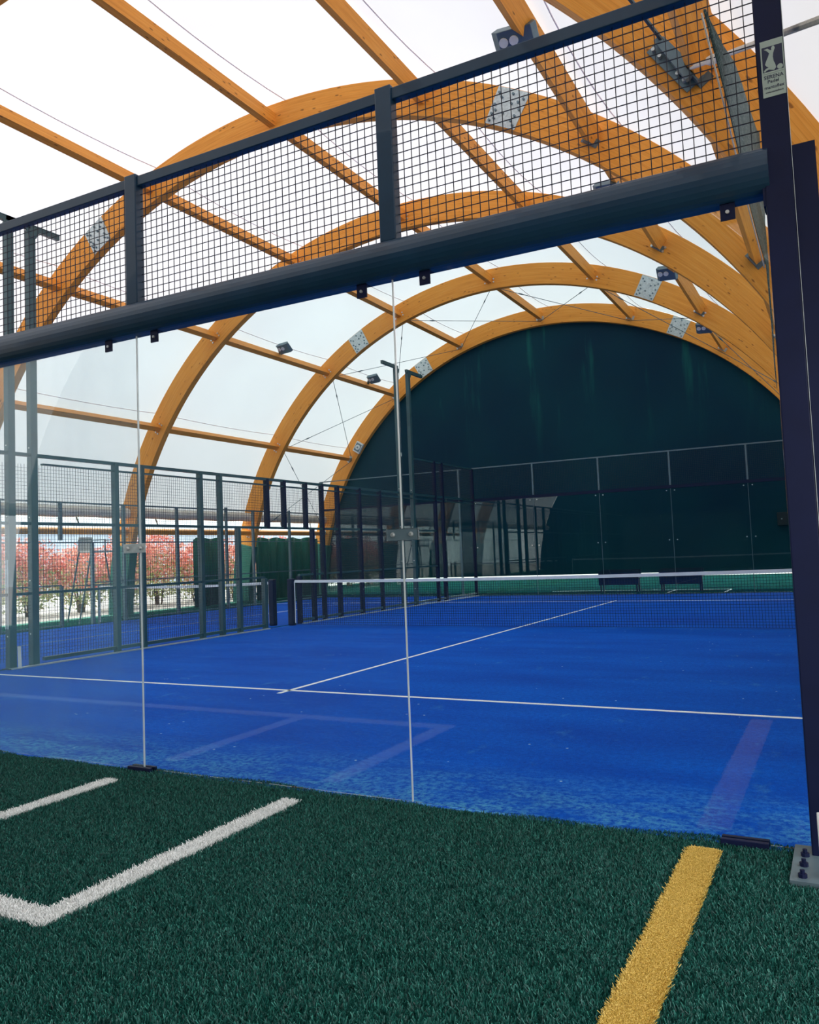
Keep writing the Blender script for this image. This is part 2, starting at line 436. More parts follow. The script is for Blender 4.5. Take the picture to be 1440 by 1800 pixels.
for k, Y in enumerate(ARCH_Y):
    e = empty('timber_arch', ALAB[k], 'arch', 'laminated timber roof arches', (CX, Y, 0))
    arches.append(e)
    inv = Matrix.Translation((-CX, -Y, 0))
    o = arc_mesh(.9, 179.1, RI, RO, Y, Y + AW, 120).build('arch_beam', M['wood'])
    add_uv(o, arc_uv(k * 13.7)); o.parent = e; o.matrix_parent_inverse = inv
    for a in (61.7, 118.1) if k not in (0, 2) else ():
        w = 1.65
        p = arc_mesh(a - w, a + w, RI + .01, RO - .01, Y - .012, Y, 6).build('splice_plate', M['galv'])
        p.parent = e; p.matrix_parent_inverse = inv
        p.matrix_parent_inverse = inv
        if bolt_me is None:
            q = MB().tube([(0, -.026, 0), (0, .0, 0)], .02, 6).build('bolt', M['greysteel']); bolt_me = q.data; bpy.data.objects.remove(q)
        for da, rr in [(-1.3, .06), (-1.3, .16), (-.9, .1), (-1.3, .48), (-.9, .42), (1.3, .06), (.9, .12), (1.3, .46), (.9, .4), (1.3, .3), (-1.3, .3), (-.2, .2), (.3, .36), (1.1, .2), (-1.05, .22), (.1, .5)]:
            x, z = pol(a + da, RI + rr); b_ = bpy.data.objects.new('bolt', bolt_me); col.objects.link(b_); b_.location = (x, Y - .012, z); b_.parent = p
    for a0, a1 in ((.9, 12.6), (167.4, 179.1)):
        q = arc_mesh(a0, a1, RI - .05, RO + .05, Y - .05, Y + AW + .05, 10).build('foot_padding', M['pad'], bevel=.02)
        q.parent = e; q.matrix_parent_inverse = inv; q['label'] = 'green padding wrapped around arch foot'

# ------------------------------------------------------------------ purlins
ANG = [15.2, 34, 52.6, 71.3, 90, 108.6, 127.4, 146, 164.6]
ROWN = ['lowest left row above the hedge', 'second row up on the left', 'third row up on the left', 'row left of the ridge',
        'ridge row', 'row right of the ridge', 'second row right of the ridge', 'third row right of the ridge', 'lowest right row']
BAYS = [(-2.4, 2.5, 'before the first arch'), (2.5, 7.4, 'between first and second arches'), (7.4, 12.3, 'between second and third arches'),
        (12.3, 17.6, 'between third and fourth arches'), (17.6, 22.1, 'in the last bay')]
for b, (y0, y1, bn) in enumerate(BAYS):
    for r_, a in enumerate(ANG):
        if r_ == 8: continue
        if b == 0 and r_ in (0, 1, 2, 3): continue
        ya = y0 + (AW if y0 > 0 else -4.9); yb_ = y1
        x, z = pol(a, 9.2)
        e = empty('roof_purlin', 'timber purlin, %s, %s' % (ROWN[r_], bn), 'purlin', 'roof purlins', (x, y0, z))
        th = math.radians(a); rd = Vector((-math.cos(th), 0, math.sin(th)))
        m = MB().bar((0, ya - y0, 0), (0, yb_ - y0, 0), .13, .23, up=rd)
        o = m.build('beam', M['wood'], e)
        off = b * 3.1 + r_ * 7.7
        def fn(p, co, rd=rd, off=off):
            v = co.dot(rd)
            if abs(p.normal.dot(rd)) > .7: v = co.x * rd.z - co.z * rd.x
            return (co.y + off, v + 5 + off)
        add_uv(o, fn)
        if b in (4, 0) or r_ >= 6:      # visible steel shoe at the far end
            m = MB(); t_ = Vector((rd.z, 0, -rd.x)); yy = yb_ - y0
            c = -rd * .125
            m.bar(tuple(c + Vector((0, yy - .1, 0))), tuple(c + Vector((0, yy - .002, 0))), .17 if b else .22, .014, up=rd)
            m.bar(tuple(c + rd * .05 + Vector((0, yy - .012, 0))), tuple(c + rd * .05 + Vector((0, yy - .002, 0))), .26, .12, up=rd)
            m.build('steel_shoe', M['galv'] if b == 4 else M['greysteel'], e)
        if b in (2, 3):                 # the four white bolt washers around the joint
            for i, j in ((-.13, -.09), (.13, -.09), (-.13, -.02), (.13, -.02)):
                t_ = Vector((rd.z, 0, -rd.x)); c = t_ * i + rd * j * 1.2; yy = yb_ - y0
                MB().tube([tuple(c + Vector((0, yy - .02, 0))), tuple(c + Vector((0, yy - .001, 0)))], .022, 8).build('washer', M['plastic_w'] if b == 3 else M['bolt'], e)

# steel cross cables in the last bay
names = ['lowest', 'second', 'third', 'fourth', 'fifth', 'sixth', 'seventh']
for i in range(1, 8):
    a0, a1 = ANG[i - 1], ANG[i]
    for (p0, p1, d) in ((a0, a1, 'rising towards the end wall'), (a1, a0, 'falling towards the end wall')):
        x0, z0 = pol(p0, 9.02); x1, z1 = pol(p1, 9.02)
        A = Vector((x0, 17.6 + AW, z0)); B = Vector((x1, 22.1, z1))
        L = (B - A)
        o = MB().tube([A, B], .0085, 6).build('bracing_cable', M['rod'])
        tag(o, 'thin bracing cable, %s field from the left eave, %s' % (names[i - 1], d), 'cable', 'cross bracing cables')
        MB().tube([A + L * .18, A + L * .2, A + L * .22], [.012, .022, .012], 6).build('turnbuckle', M['rod'], o)

# rods and gusset around the node on the first arch, behind the sign post
n0 = Vector((*[pol(146, 9.2)[0]], 2.42, pol(146, 9.2)[1]))
g0 = empty('steel_gusset', 'blue grey steel gusset bolted to the nearest arch behind the mesh', 'bracket', None, tuple(n0))
th = math.radians(146); rd = Vector((-math.cos(th), 0, math.sin(th))); tg = Vector((rd.z, 0, -rd.x))
m = MB(); m.bar(tuple(-tg * .42 - rd * .14 + Vector((0, .065, 0))), tuple(tg * .08 - rd * .14 + Vector((0, .065, 0))), .014, .16, up=rd)
m.f  # plate lies flat on the arch face
m.build('plate', M['greysteel'], g0)
m = MB(); m.bar(tuple(-tg * .40 - rd * .12 + Vector((0, .0, 0))), tuple(tg * .05 - rd * .16 + Vector((0, -.02, 0))), .05, .05, up=rd); m.build('tie_lug', M['greysteel'], g0)
m = MB()
for s in (-.38, -.3, -.08, 0): MB().tube([tuple(tg * s - rd * .18 + Vector((0, .02, 0))), tuple(tg * s - rd * .18 + Vector((0, .07, 0)))], .016, 6).build('bolt', M['bolt'], g0)
def rod(A, B, r, label, mat, tb=None, name='bracing_rod'):
    A = Vector(A); B = Vector(B); o = MB().tube([A, B], r, 8).build(name, mat); tag(o, label, 'rod', 'bracing rods by the nearest arch')
    if tb:
        D = B - A; MB().tube([A + D * (tb - .05), A + D * (tb - .03), A + D * (tb + .03), A + D * (tb + .05)], [r, r * 1.9, r * 1.9, r], 8).build('turnbuckle', mat, o)
    return o
xa, za = pol(128, 9.1)
rod(n0 - tg * .36 - rd * .1, (xa, -2.3, za), .016, 'dark steel bracing rod running up and left from the gusset', M['rod'])
xb, zb = pol(163, 9.0)
rod(n0 - tg * .02 - rd * .1, (10.85, -2.3, 2.43), .017, 'pale wrapped bracing rod with turnbuckle running right behind the sign post', M['rope'], .17)
xc, zc = pol(164, 9.1)
rod((10.86, 2.42, 2.42), (9.72, -2.3, 4.98), .014, 'dark steel rod crossing the white membrane right of the sign post', M['rod'])

# floodlights on arms beside the purlins
LAMPS = [(7.3, 4.55, 7.09, 7.46, 'angular grey floodlight with two round lenses, largest, above the mesh top rail'),
         (7.22, 8.95, 7.02, 7.4, 'grey floodlight seen through the mesh at the second arch'),
         (7.25, 13.9, 7.1, 7.4, 'slim dark floodlight beside the right splice plate of the braced arch'),
         (7.35, 18.5, 6.95, 7.45, 'slim dark floodlight farthest right, above the end wall arch'),
         (-3.48, 15.0, 7.39, -3.72, 'small grey floodlight on the left purlin, nearer of the left pair'),
         (-3.4, 20.0, 7.34, -3.72, 'small grey floodlight on the left purlin, close to the end wall')]
for i, (x, y, z, px, lab) in enumerate(LAMPS):
    e = empty('floodlight', lab, 'lamp', 'floodlights under the roof', (x, y, z))
    s = 1 if px < 0 else -1
    W = .42 if i == 0 else .34
    # housing: flat wedge body, long side along x
    poly = [(-W, -.02), (-W * .8, .06), (W * .85, .06), (W, -.0), (W * .8, -.06), (-W * .72, -.06)]
    m = MB(); m.prism([(a * .62, b) for a, b in poly], 1, -.15, .15); o = m.build('housing', M['greysteel'], e, bevel=.008)
    o.rotation_euler = (math.radians(-38), math.radians(-4 * s), 0)
    for dx in (-.13, -.01): MB().tube([(dx, -.03, -.078), (dx, -.03, -.055)], .052, 14).build('lens', M['lens'], o)
    # arm from the back of the housing to the purlin
    m = MB(); m.bar((.2 * -s if s < 0 else -.2, 0, 0), (px - x, .12, -.12), .05, .03)
    m.bar((.2 * -s if s < 0 else -.2, .08, 0), (px - x, .2, -.12), .03, .02)
    m.build('arm', M['greysteel'], e)

# loudspeaker on the end arch
e = empty('loudspeaker', 'square white loudspeaker with round grey cone on left side of end arch', 'speaker', None, (-5.3, 22.08, 5.38))
o = MB().box(-.15, .15, -.1, .0, -.2, .2).build('cabinet', M['plastic_w'], e, bevel=.01); o.rotation_euler = (0, math.radians(32), 0)
MB().box(-.12, .12, -.106, -.1, -.15, .15).build('grille', M['greysteel'], o)
MB().tube([(0, -.125, 0), (0, -.104, 0)], [.08, .1], 20).build('cone', M['plastic_w'], o)
MB().tube([(0, -.14, 0), (0, -.122, 0)], .035, 14).build('centre_dome', M['greysteel'], o)

# ------------------------------------------------------------------ mesh helpers
def wires_xz(m, x0, x1, z0, z1, y, sp=.05, t=.004):
    n = int(round((x1 - x0) / sp)); k = int(round((z1 - z0) / sp))
    for i in range(1, n): x = x0 + (x1 - x0) * i / n; m.box(x - t/2, x + t/2, y - t/2, y + t/2, z0, z1)
    for j in range(1, k): z = z0 + (z1 - z0) * j / k; m.box(x0, x1, y + t/2, y + 1.5*t, z - t/2, z + t/2)
def wires_yz(m, y0, y1, z0, z1, x, sp=.05, t=.004):
    n = int(round((y1 - y0) / sp)); k = int(round((z1 - z0) / sp))
    for i in range(1, n): y = y0 + (y1 - y0) * i / n; m.box(x - t/2, x + t/2, y - t/2, y + t/2, z0, z1)
    for j in range(1, k): z = z0 + (z1 - z0) * j / k; m.box(x + t/2, x + 1.5*t, y0, y1, z - t/2, z + t/2)

# ------------------------------------------------------------------ near end wall: glass, beam, mesh
e = empty('glass_end_wall', 'near glass court wall under a thick navy beam with mesh panels above', 'court wall', None, (5, 0, 0)); EW = e
def ch(o, e): o.parent = e; o.matrix_parent_inverse = Matrix.Translation(e.location).inverted(); return o
m = MB(); pr = []
for i in range(13):      # beam profile: rounded outside face
    t = -PI / 2 + PI * i / 12; pr.append((-.03 - .085 * math.cos(t), 3.035 + .108 * math.sin(t)))
pr += [(.035, 3.143), (.035, 2.927)]
m.prism(pr, 0, .0, 9.965); ch(m.build('beam', M['steel'], smooth=False), e)
ch(MB().box(.0, 9.965, -.03, .03, 3.965, 4.035).build('top_rail', M['steel'], bevel=.005), e)
for x in (.05, 2, 4, 6, 8):
    ch(MB().box(x - .052, x + .052, -.045, .03, 3.14, 4.05).build('post', M['steel'], bevel=.006), e)
for x0, x1 in ((.1, 1.95), (2.05, 3.95), (4.05, 5.95), (6.05, 7.95), (8.05, 9.95)):
    m = MB(); wires_xz(m, x0, x1, 3.143, 3.965, .0); ch(m.build('mesh_panel', M['wire']), e)
for x in (5.76, 6.19, 7.81, 8.215, 9.78):
    q = ch(MB().box(x - .032, x + .032, -.035, -.025, 2.85, 2.94).box(x - .032, x + .032, -.035, .03, 2.925, 2.94).build('glass_bracket', M['steel_d']), e)
    r_ = MB().tube([(x, -.045, 2.885), (x, -.034, 2.885)], .009, 8).build('bolt', M['bolt']); r_.parent = q; r_.matrix_parent_inverse = q.matrix_parent_inverse.copy() if False else Matrix()
panes = [(.01, 1.992, 'glass_a', 'veil-tinted clear glass pane at the far left end of the near wall'), (2.008, 3.992, 'glass_a', 'veil-tinted clear glass pane, second from the far left end'),
         (4.008, 5.992, 'glass_a', 'veil-tinted clear glass pane at left, its right edge above the small dark floor clamp'),
         (6.008, 7.992, 'glass_b', 'middle clear glass pane under the navy beam, between the two bright seams'),
         (8.008, 9.94, 'glass_c', 'right clear glass pane under the navy beam, beside the corner post')]
for i, (x0, x1, mt, lab) in enumerate(panes):
    o = ch(MB().box(x0, x1, -.006, .006, .015, 2.93).build('glass_pane', M[mt]), EW); o['label'] = lab
    if i < 4:
        MB().box(x1 + .002, x1 + .0065, -.007, .007, .015, 2.93).build('edge_strip', M['seal'], o)
for x, lab in ((5.95, 'left silvery clamp plate with two bolts joining glass panes at mid height'), (8.0, 'right clamp plate with two bolts and light outline joining glass panes')):
    e2 = MB().box(-.10, .10, -.012, -.0065, -.031, .031).build('glass_clamp', M['galv'] if x < 7 else M['greysteel'], bevel=.002); e2.parent = EW; e2.location = (x - 5, 0, 1.475); e2['label'] = lab
    if x > 7:
        m = MB().box(-.102, -.096, -.014, -.006, -.033, .033).box(.096, .102, -.014, -.006, -.033, .033).box(-.1, .1, -.013, -.006, .030, .033).box(-.1, .1, -.013, -.006, -.033, -.030)
        m.build('bright_rim', M['chrome'], e2)
    for dx in (-.06, .055):
        MB().tube([(dx, -.026, 0), (dx, -.011, 0)], [.009, .015], 12).build('bolt', M['bolt'], e2)
for x, lab in ((5.975, 'small dark floor clamp under the left glass seam'), (9.675, 'longer dark floor clamp near the foot of the corner post')):
    w = .1
    o = MB().box(x - w, x + w, -.035, -.008, .0, .03).box(x - w, x + w, .008, .035, .0, .03).build('floor_clamp', M['steel_d'], bevel=.003); ch(o, EW); o['label'] = lab

# corner post with sign
e = empty('corner_post', 'tall dark navy square corner post carrying a sage green sticker', 'post', None, (10.005, -.02, 0))
MB().box(-.06, .056, -.06, .06, .012, 6.2).build('column', M['steel_d'], e, bevel=.006)
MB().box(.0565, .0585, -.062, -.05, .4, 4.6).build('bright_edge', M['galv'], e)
q = MB().box(-.13, .07, -.38, .06, .0, .02).build('base_plate', M['greysteel'], e)
for x, y in ((-.085, -.33), (-.085, -.2), (-.085, -.08)):
    MB().tube([(x, y, .01), (x, y, .035)], .017, 8).tube([(x, y, .03), (x, y, .05)], .009, 8).build('anchor_bolt', M['steel_d'], q)
MB().box(-.07, -.058, -.055, .055, 2.86, 3.02).build('beam_bracket', M['steel_d'], e)
MB().box(.056, .15, -.03, .03, .0, 3.12).build('side_frame_upright', M['steel_d'], e)
# sticker
st = empty('maker_sticker', 'sage green sticker with a pale athlete figure, ball and maker lettering', 'sticker', None, (9.965, -.0812, 3.35))
WS, HS = .094, .262
MB().box(0, WS, -.0012, .0, 0, HS).build('sheet', M['sticker'], st)
MB().box(.006, WS - .004, -.0018, -.0012, .108, .232).build('dark_panel', M['sticker_d'], st)
fig = [(.015, .222), (.030, .224), (.040, .214), (.046, .212), (.045, .222), (.050, .230), (.058, .229), (.060, .218), (.056, .208), (.052, .196), (.050, .180), (.052, .160), (.058, .142),
       (.060, .128), (.052, .118), (.040, .122), (.030, .126), (.020, .122), (.012, .116), (.010, .124), (.018, .132), (.030, .136), (.022, .142), (.016, .152), (.022, .168), (.030, .184), (.036, .200), (.026, .214)]
m = MB(); m.prism(fig, 1, -.0024, -.0018); m.build('athlete_figure', M['sticker'], st)
m = MB(); m.tube([(.076, -.0024, .128), (.076, -.0018, .128)], .012, 18); m.box(.006, WS - .004, -.0024, -.0018, .108, .115); m.build('ball', M['sticker'], st)
def text(s, x, z, size, width, parent, mat, depth=.0006):
    cu = bpy.data.curves.new('t', 'FONT'); cu.body = s; cu.size = size; cu.extrude = depth / 2; cu.resolution_u = 3; cu.offset = size * .012
    ob = bpy.data.objects.new('t', cu); col.objects.link(ob)
    bpy.context.view_layer.update()
    me = bpy.data.meshes.new_from_object(ob.evaluated_get(bpy.context.evaluated_depsgraph_get()))
    bpy.data.objects.remove(ob)
    xs = [v.co.x for v in me.vertices]; w = max(xs) - min(xs); f = width / w; x0 = min(xs)
    for v in me.vertices:
        v.co = Vector((x + (v.co.x - x0) * f, -.0018 - v.co.z, z + v.co.y * 1.0))
    me.materials.clear(); me.materials.append(mat)
    o = bpy.data.objects.new('lettering', me); col.objects.link(o); o.parent = parent
    return o
text('SERENA', .008, .083, .024, .080, st, M['sticker_d'])
text('Padel', .022, .063, .021, .046, st, M['sticker_d'])
text('mantoflex', .008, .037, .021, .080, st, M['sticker_d'])
text('www.mantoflex.it', .010, .018, .012, .074, st, M['sticker_d'])
# white pipe at the frame edge
o = MB().tube([(10.0, -.32, 0.0), (10.0, -.32, .27)], .016, 12).build('white_pipe', M['plastic_w'], smooth=True)
tag(o, 'short white pipe standing at the foot of the dark corner post', 'pipe')

# draped shade net by the first arch
V = []; F = []
pts = [(-.65, 3.49, 3.50), (.0, 3.44, 3.70), (.6, 3.38, 3.93), (1.1, 3.32, 4.06), (1.7, 3.30, 4.18), (2.2, 3.28, 4.27), (2.34, 2.9, 4.32), (2.42, 2.45, 4.34)]
m = MB(); nn = 14; rows = []
for i, (y, z0, z1) in enumerate(pts):
    for j in range(nn):
        t = j / (nn - 1); rows.append((9.80 + .004 * math.sin(j * 1.9 + i * 1.3), y, z0 + (z1 - z0) * t))
k = len(pts)
m.v = rows + [(x + .004, y, z) for x, y, z in rows]; N = len(rows)
for i in range(k - 1):
    for j in range(nn - 1):
        a = i * nn + j; q4 = (a, a + 1, a + nn + 1, a + nn); m.f.append(q4); m.f.append(tuple(N + q for q in q4[::-1]))
for i in range(k - 1):
    for j in (0, nn - 1):
        a = i * nn + j; m.f.append((a, a + nn, N + a + nn, N + a))
for i in (0, k - 1):
    for j in range(nn - 1):
        a = i * nn + j; m.f.append((a, a + 1, N + a + 1, N + a))
e = empty('draped_net', 'speckled grey green shade net drawn up in a wedge beside the nearest arch', 'net', None, (9.8, 2.4, 0))
ch(m.build('fabric', M['shade']), e)
m = MB(); m.tube([(9.79, y, z0 - .005) for y, z0, z1 in pts[:6]], .004, 6); ch(m.build('hem_cord', M['rope']), e)

# ------------------------------------------------------------------ side fence x = 0 between the two courts
e = empty('side_fence', 'long navy steel mesh fence dividing the main court from the narrow left court', 'fence', None, (0, 10, 0))
pw = .045
posts = [(5.38, 0, 3), (5.94, 0, 3), (7.37, 0, 3), (7.91, 0, 3), (8.42, 0, 2), (9.2, 0, 1), (9.35, 2, 3), (9.93, 2, 3), (10.4, 0, 1), (10.72, 2, 3), (10.95, 0, 2), (11.36, 0, 3), (12.02, 0, 3), (13.0, 0, 3), (14.0, 0, 3), (17.25, 0, 4), (17.75, 0, 4)]
for y, z0, z1 in posts:
    ch(MB().box(-pw, pw, y - .04, y + .04, z0 + .0, z1).build('post', M['steel_veil'] if y < 9.3 else M['steel_d']), e)  # nearer posts take the veil-lightened steel, farther ones stay dark navy
for y0, y1, z, hh in ((-.0, 20, 2.97, .05), (4, 20, 2.865, .025), (0, 17.3, 1.99, .045), (0, 9.2, 1.0, .04), (10.4, 17.3, 1.0, .04), (4.0, 9.2, .05, .05), (10.4, 19.95, .05, .05)):
    ch(MB().box(-.03, .03, y0, y1, z, z + hh).build('rail', M['steel_veil']), e)
for y0, y1, z0, z1 in ((2, 9.2, .1, 1), (2, 8.42, 1.04, 1.99), (2, 15.1, 2.04, 2.86), (10.4, 15.1, .1, 1), (10.95, 15.1, 1.04, 1.99), (15.95, 20, 3.02, 3.96)):
    m = MB(); wires_yz(m, y0, y1, z0, z1, .0); ch(m.build('mesh_panel', M['wire']), e)
ch(MB().box(-.02, .02, 16, 20, 3.96, 4.0).build('rail', M['steel_veil']), e)
ch(MB().box(.05, .12, 3.4, 9.2, .0, .018).build('kerb_angle', M['galv']), e)
ch(MB().box(.05, .12, 10.4, 19.9, .0, .018).build('kerb_angle', M['galv']), e)
ch(MB().box(-.006, .006, 15.98, 17.98, .02, 2.96).build('glass_pane', M['glass']), e)
ch(MB().box(-.006, .006, 18.02, 19.98, .02, 2.96).build('glass_pane', M['glass']), e)

# tall T-headed poles
for y, b0, lab in ((3.47, 3.47, 'tall grey blue steel pole with T-shaped head at far left picture edge'), (3.84, 3.9, 'tall grey blue steel pole with T-shaped head, right one of the near left pair'),
               (15.15, 15.0, 'tall thin pole with T-shaped head before the end wall, left of the far pair'), (15.85, 16.0, 'tall thin pole with T-shaped head before the end wall, right of the far pair')):
    e = empty('light_pole', lab, 'pole', 'T-headed poles on the side fence', (.0, y, 0))
    MB().box(-.05, .05, -.055, .055, .012, 6.32).build('shaft', M['steel_veil'], e, bevel=.006)
    s = {3.47: (-.45, .35), 3.84: (-.42, .5), 15.15: (-.75, .1), 15.85: (-.1, .85)}[y]
    m = MB().box(-.03, .03, s[0], s[1], 6.32, 6.40); m.box(-.035, .035, s[0], s[1], 6.39, 6.405); m.build('cross_arm', M['steel_veil'], e)
    MB().prism([(-.12, 6.32), (.12, 6.32), (.06, 6.2), (-.06, 6.2)], 0, .05, .058).build('head_plate', M['steel_veil'], e)
    MB().box(-.08, .09, -.09, .09, 0, .012).build('base_plate', M['steel_d'], e)
    for z in (1.2, 2.1, 3.1, .45): MB().tube([(.0, -.062, z), (.0, -.052, z)], .011, 8).build('bolt', M['bolt'], e)
o = MB().box(.0, .07, 3.405, 3.4085, .55, 1.5).build('paper_notice', M['paper']); o.location = (-.035, 0, 0)
tag(o, 'long pale paper notice taped on the leftmost pole', 'notice')
o = MB().bar((.14, 3.5, .01), (.06, 3.55, .3), .045, .02).build('white_strut', M['plastic_w'])
tag(o, 'short white strut leaning at the foot of the leftmost pole', 'strut')

# ------------------------------------------------------------------ nets
def net(x0, x1, zt0, ztm, label, yy=10.0, sp=.045, thin=False):
    e = empty('court_net', label, 'net', 'court nets', ((x0 + x1) / 2, yy, 0))
    xm = (x0 + x1) / 2; hw = (x1 - x0) / 2
    zt = lambda x: ztm + (zt0 - ztm) * ((x - xm) / hw) ** 2
    m = MB(); n = int((x1 - x0) / sp)
    for i in range(1, n):
        x = x0 + (x1 - x0) * i / n; m.box(x - .0025, x + .0025, yy - .002, yy + .002, .02, zt(x) - .03)
    k = 19; xs = np.linspace(x0, x1, 17)
    for j in range(0, k + 1):
        for a, b in zip(xs, xs[1:]):
            za = .02 + (zt(a) - .05) * j / k; zb = .02 + (zt(b) - .05) * j / k
            m.bar((a, yy, za), (b, yy, zb), .005)
    ch(m.build('netting', M['net']), e)
    m = MB()
    for a, b in zip(xs, xs[1:]):
        n0_ = len(m.v)
        for x in (a, b):
            for y_, dz in ((-.006, -.055), (.006, -.055), (.006, .0), (-.006, .0)): m.v.append((x, yy + y_, zt(x) + dz))
        m.f += [(n0_+i, n0_+(i+1) % 4, n0_+4+(i+1) % 4, n0_+4+i) for i in range(4)]
    o = ch(m.build('top_tape', M['tape']), e); o['label'] = 'white top tape of the net'
    for x in (x0, x1):
        s = -1 if x == x0 else 1
        ch(MB().box(x - .015, x + .005, yy - .003, yy + .003, .05, .9).build('side_cord', M['tape']), e)
        if thin and s < 0: ch(MB().box(x - .06, x - .02, yy - .02, yy + .02, .0, .95).build('net_post', M['greysteel']), e); continue
        ch(MB().box(x + s * .09 - .065, x + s * .09 + .065, yy - .065, yy + .065, .0, .96).build('net_post', M['steel_d'], bevel=.02), e)
net(.17, 9.83, .93, .895, 'black court net with white tape across the main court')
net(-5.4, -.42, .91, .87, 'short court net with white tape across the narrow left court, beyond the side fence', 9.9, thin=True)

# ------------------------------------------------------------------ far end wall of the main court
e = empty('glass_end_wall', 'far glass court wall of the main court, in front of the dark green end wall', 'court wall', None, (5, 20, 0))
ch(MB().box(0, 10, 19.97, 20.05, 2.94, 3.03).build('beam', M['steel_d']), e)
ch(MB().box(0, 10, 19.985, 20.015, 3.975, 4.01).build('top_rail', M['greysteel']), e)
for x in (0, 2, 4, 6, 8, 10):
    w = .05 if x in (0, 10) else .022
    ch(MB().box(x - w, x + w, 19.98, 20.03, 3.03 if x not in (0, 10) else 0, 3.99).build('post', M['greysteel'] if x not in (0, 10) else M['steel_d']), e)
m = MB(); wires_xz(m, 0.05, 9.95, 3.03, 3.97, 20.0, .05, .0035); ch(m.build('mesh_panel', M['wire']), e)
for i in range(5):
    x0 = 2 * i + .008; x1 = 2 * i + 1.992
    o = MB().box(x0, x1, 19.994, 20.006, .02, 2.94).build('glass_pane', M['glass'])
    ch(o, e)
    if i < 4:
        MB().box(x1 + .002, x1 + .012, 19.99, 20.008, .02, 2.94).build('edge_strip', M['greysteel'], o)
    for z in (1.5, 2.88):
        for xx in (x0 + .1, x1 - .1): MB().tube([(xx, 19.978, z), (xx, 19.993, z)], .018, 8).build('bolt', M['bolt'], o).matrix_parent_inverse = Matrix()

# ------------------------------------------------------------------ left court: back glass, outer fence
e = empty('glass_end_wall', 'end wall of the narrow left court, mirroring the hedge side in its glass', 'court wall', None, (-2.8, 20, 0))
ch(MB().box(-5.7, -.35, 19.97, 20.03, 2.98, 3.04).build('beam', M['steel_d']), e)
ch(MB().box(-5.7, -.35, 19.985, 20.015, 3.98, 4.01).build('top_rail', M['greysteel']), e)
for x in (-5.7, -.45):
    ch(MB().box(x - .03, x + .03, 19.97, 20.03, 0, 4.0).build('post', M['greysteel']), e)
ch(MB().box(-5.7, -.35, 19.965, 20.03, 2.2, 2.36).build('cross_rail', M['steel_d']), e) if False else None
for i, (x0, x1) in enumerate(((-5.66, -3.93), (-3.91, -2.18), (-2.16, -.5))):
    o = MB().box(x0, x1, 19.994, 20.006, .02, 2.98).build('glass_pane', M['glass'])
    ch(o, e)
e = empty('outer_fence', 'low grey green steel fence on the far side of the left court, before the hedge', 'fence', None, (-5.65, 10, 0))
for y, z0, z1 in ((0.2, 0, 2.9), (2, 0, 2.9), (4, 0, 2.9), (6, 0, 2.9), (7.4, 0, 2.9), (8.98, 2.0, 2.88), (9.0, 0, .95), (9.9, 0, 1.95), (10.9, 0, 2.88), (12.8, 0, 2.88), (14.85, 0, 2.95), (16.1, 0, 2.9), (18, 0, 2.95), (20, 0, 4)):
    ch(MB().box(-5.68, -5.61, y - .035, y + .035, z0, z1).build('post', M['greysteel']), e)
for y0, y1, z, hh in ((0, 20, 2.86, .035), (0, 20, 1.93, .03), (0, 9.0, .95, .03), (9.9, 20, .97, .03), (0, 9, .03, .03), (10.9, 20, .03, .03)):
    ch(MB().box(-5.66, -5.63, y0, y1, z, z + hh).build('rail', M['greysteel']), e)
for y0, y1, z0, z1 in ((2, 9, .06, .95), (2, 20, 1.96, 2.86), (2, 9.0, .98, 1.93), (10.9, 20, .06, 1.93)):
    m = MB(); wires_yz(m, y0, y1, z0, z1, -5.645, .06, .003); ch(m.build('mesh_panel', M['wire']), e)

# umpire chair in the aisle
e = empty('umpire_chair', 'tall grey umpire chair with splayed legs standing in the aisle before the hedge', 'chair', None, (-6.5, 10.85, 0))
tops = [(-.22, -.42), (.22, -.42), (.22, .42), (-.22, .42)]; bots = [(-.42, -.62), (.38, -.95), (.38, .6), (-.42, .95)]
for (tx, ty), (bx_, by_) in zip(tops, bots):
    MB().tube([(tx, ty, 1.74), (bx_, by_, .0)], .02, 8).build('leg', M['greysteel'], e)
for q_ in (-.3, .3): MB().tube([(q_, -.65, .9), (q_, .65, .9)], .015, 6).build('rung', M['greysteel'], e)
MB().box(-.24, .24, -.4, .4, 1.72, 1.77).build('seat', M['plastic_w'], e, bevel=.01)
MB().box(-.26, -.2, -.4, .0, 1.77, 2.12).build('backrest', M['plastic_w'], e, bevel=.01)
m = MB()
for y in (-.42, .02, .42):
    m.tube([(-.24, y, 1.75), (-.24, y, 2.04), (.24, y, 2.04), (.24, y, 1.75)], .014, 6)
m.build('armrest', M['greysteel'], e)

# green screens hung along the left side
for (y0, y1, lab) in ((15.15, 16.5, 'narrow green tarpaulin screen hung at the left side before the hedge'), (18.2, 22.0, 'wide dark green tarpaulin screen at the left side, in the last bay')):
    m = MB(); n = int((y1 - y0) / .09); V1 = []
    for i in range(n + 1):
        y = y0 + (y1 - y0) * i / n; x = -7.2 + .035 * math.sin(i * 1.15) + .02 * math.sin(i * .37)
        zt = 2.12 + .025 * math.sin(i * .6) - (.06 if i in (0, n) else 0); V1.append((x, y, zt))
    for i in range(n):
        a, b_ = V1[i], V1[i+1]; k0 = len(m.v)
        for (x, y, z) in (a, b_):
            m.v += [(x, y, .02), (x + .015, y, .02), (x + .015, y, z), (x, y, z)]
        m.f += [(k0+j, k0+(j+1) % 4, k0+4+(j+1) % 4, k0+4+j) for j in range(4)]
    tag(m.build('green_screen', M['pad'], smooth=True), lab, 'screen', 'green tarpaulin screens')

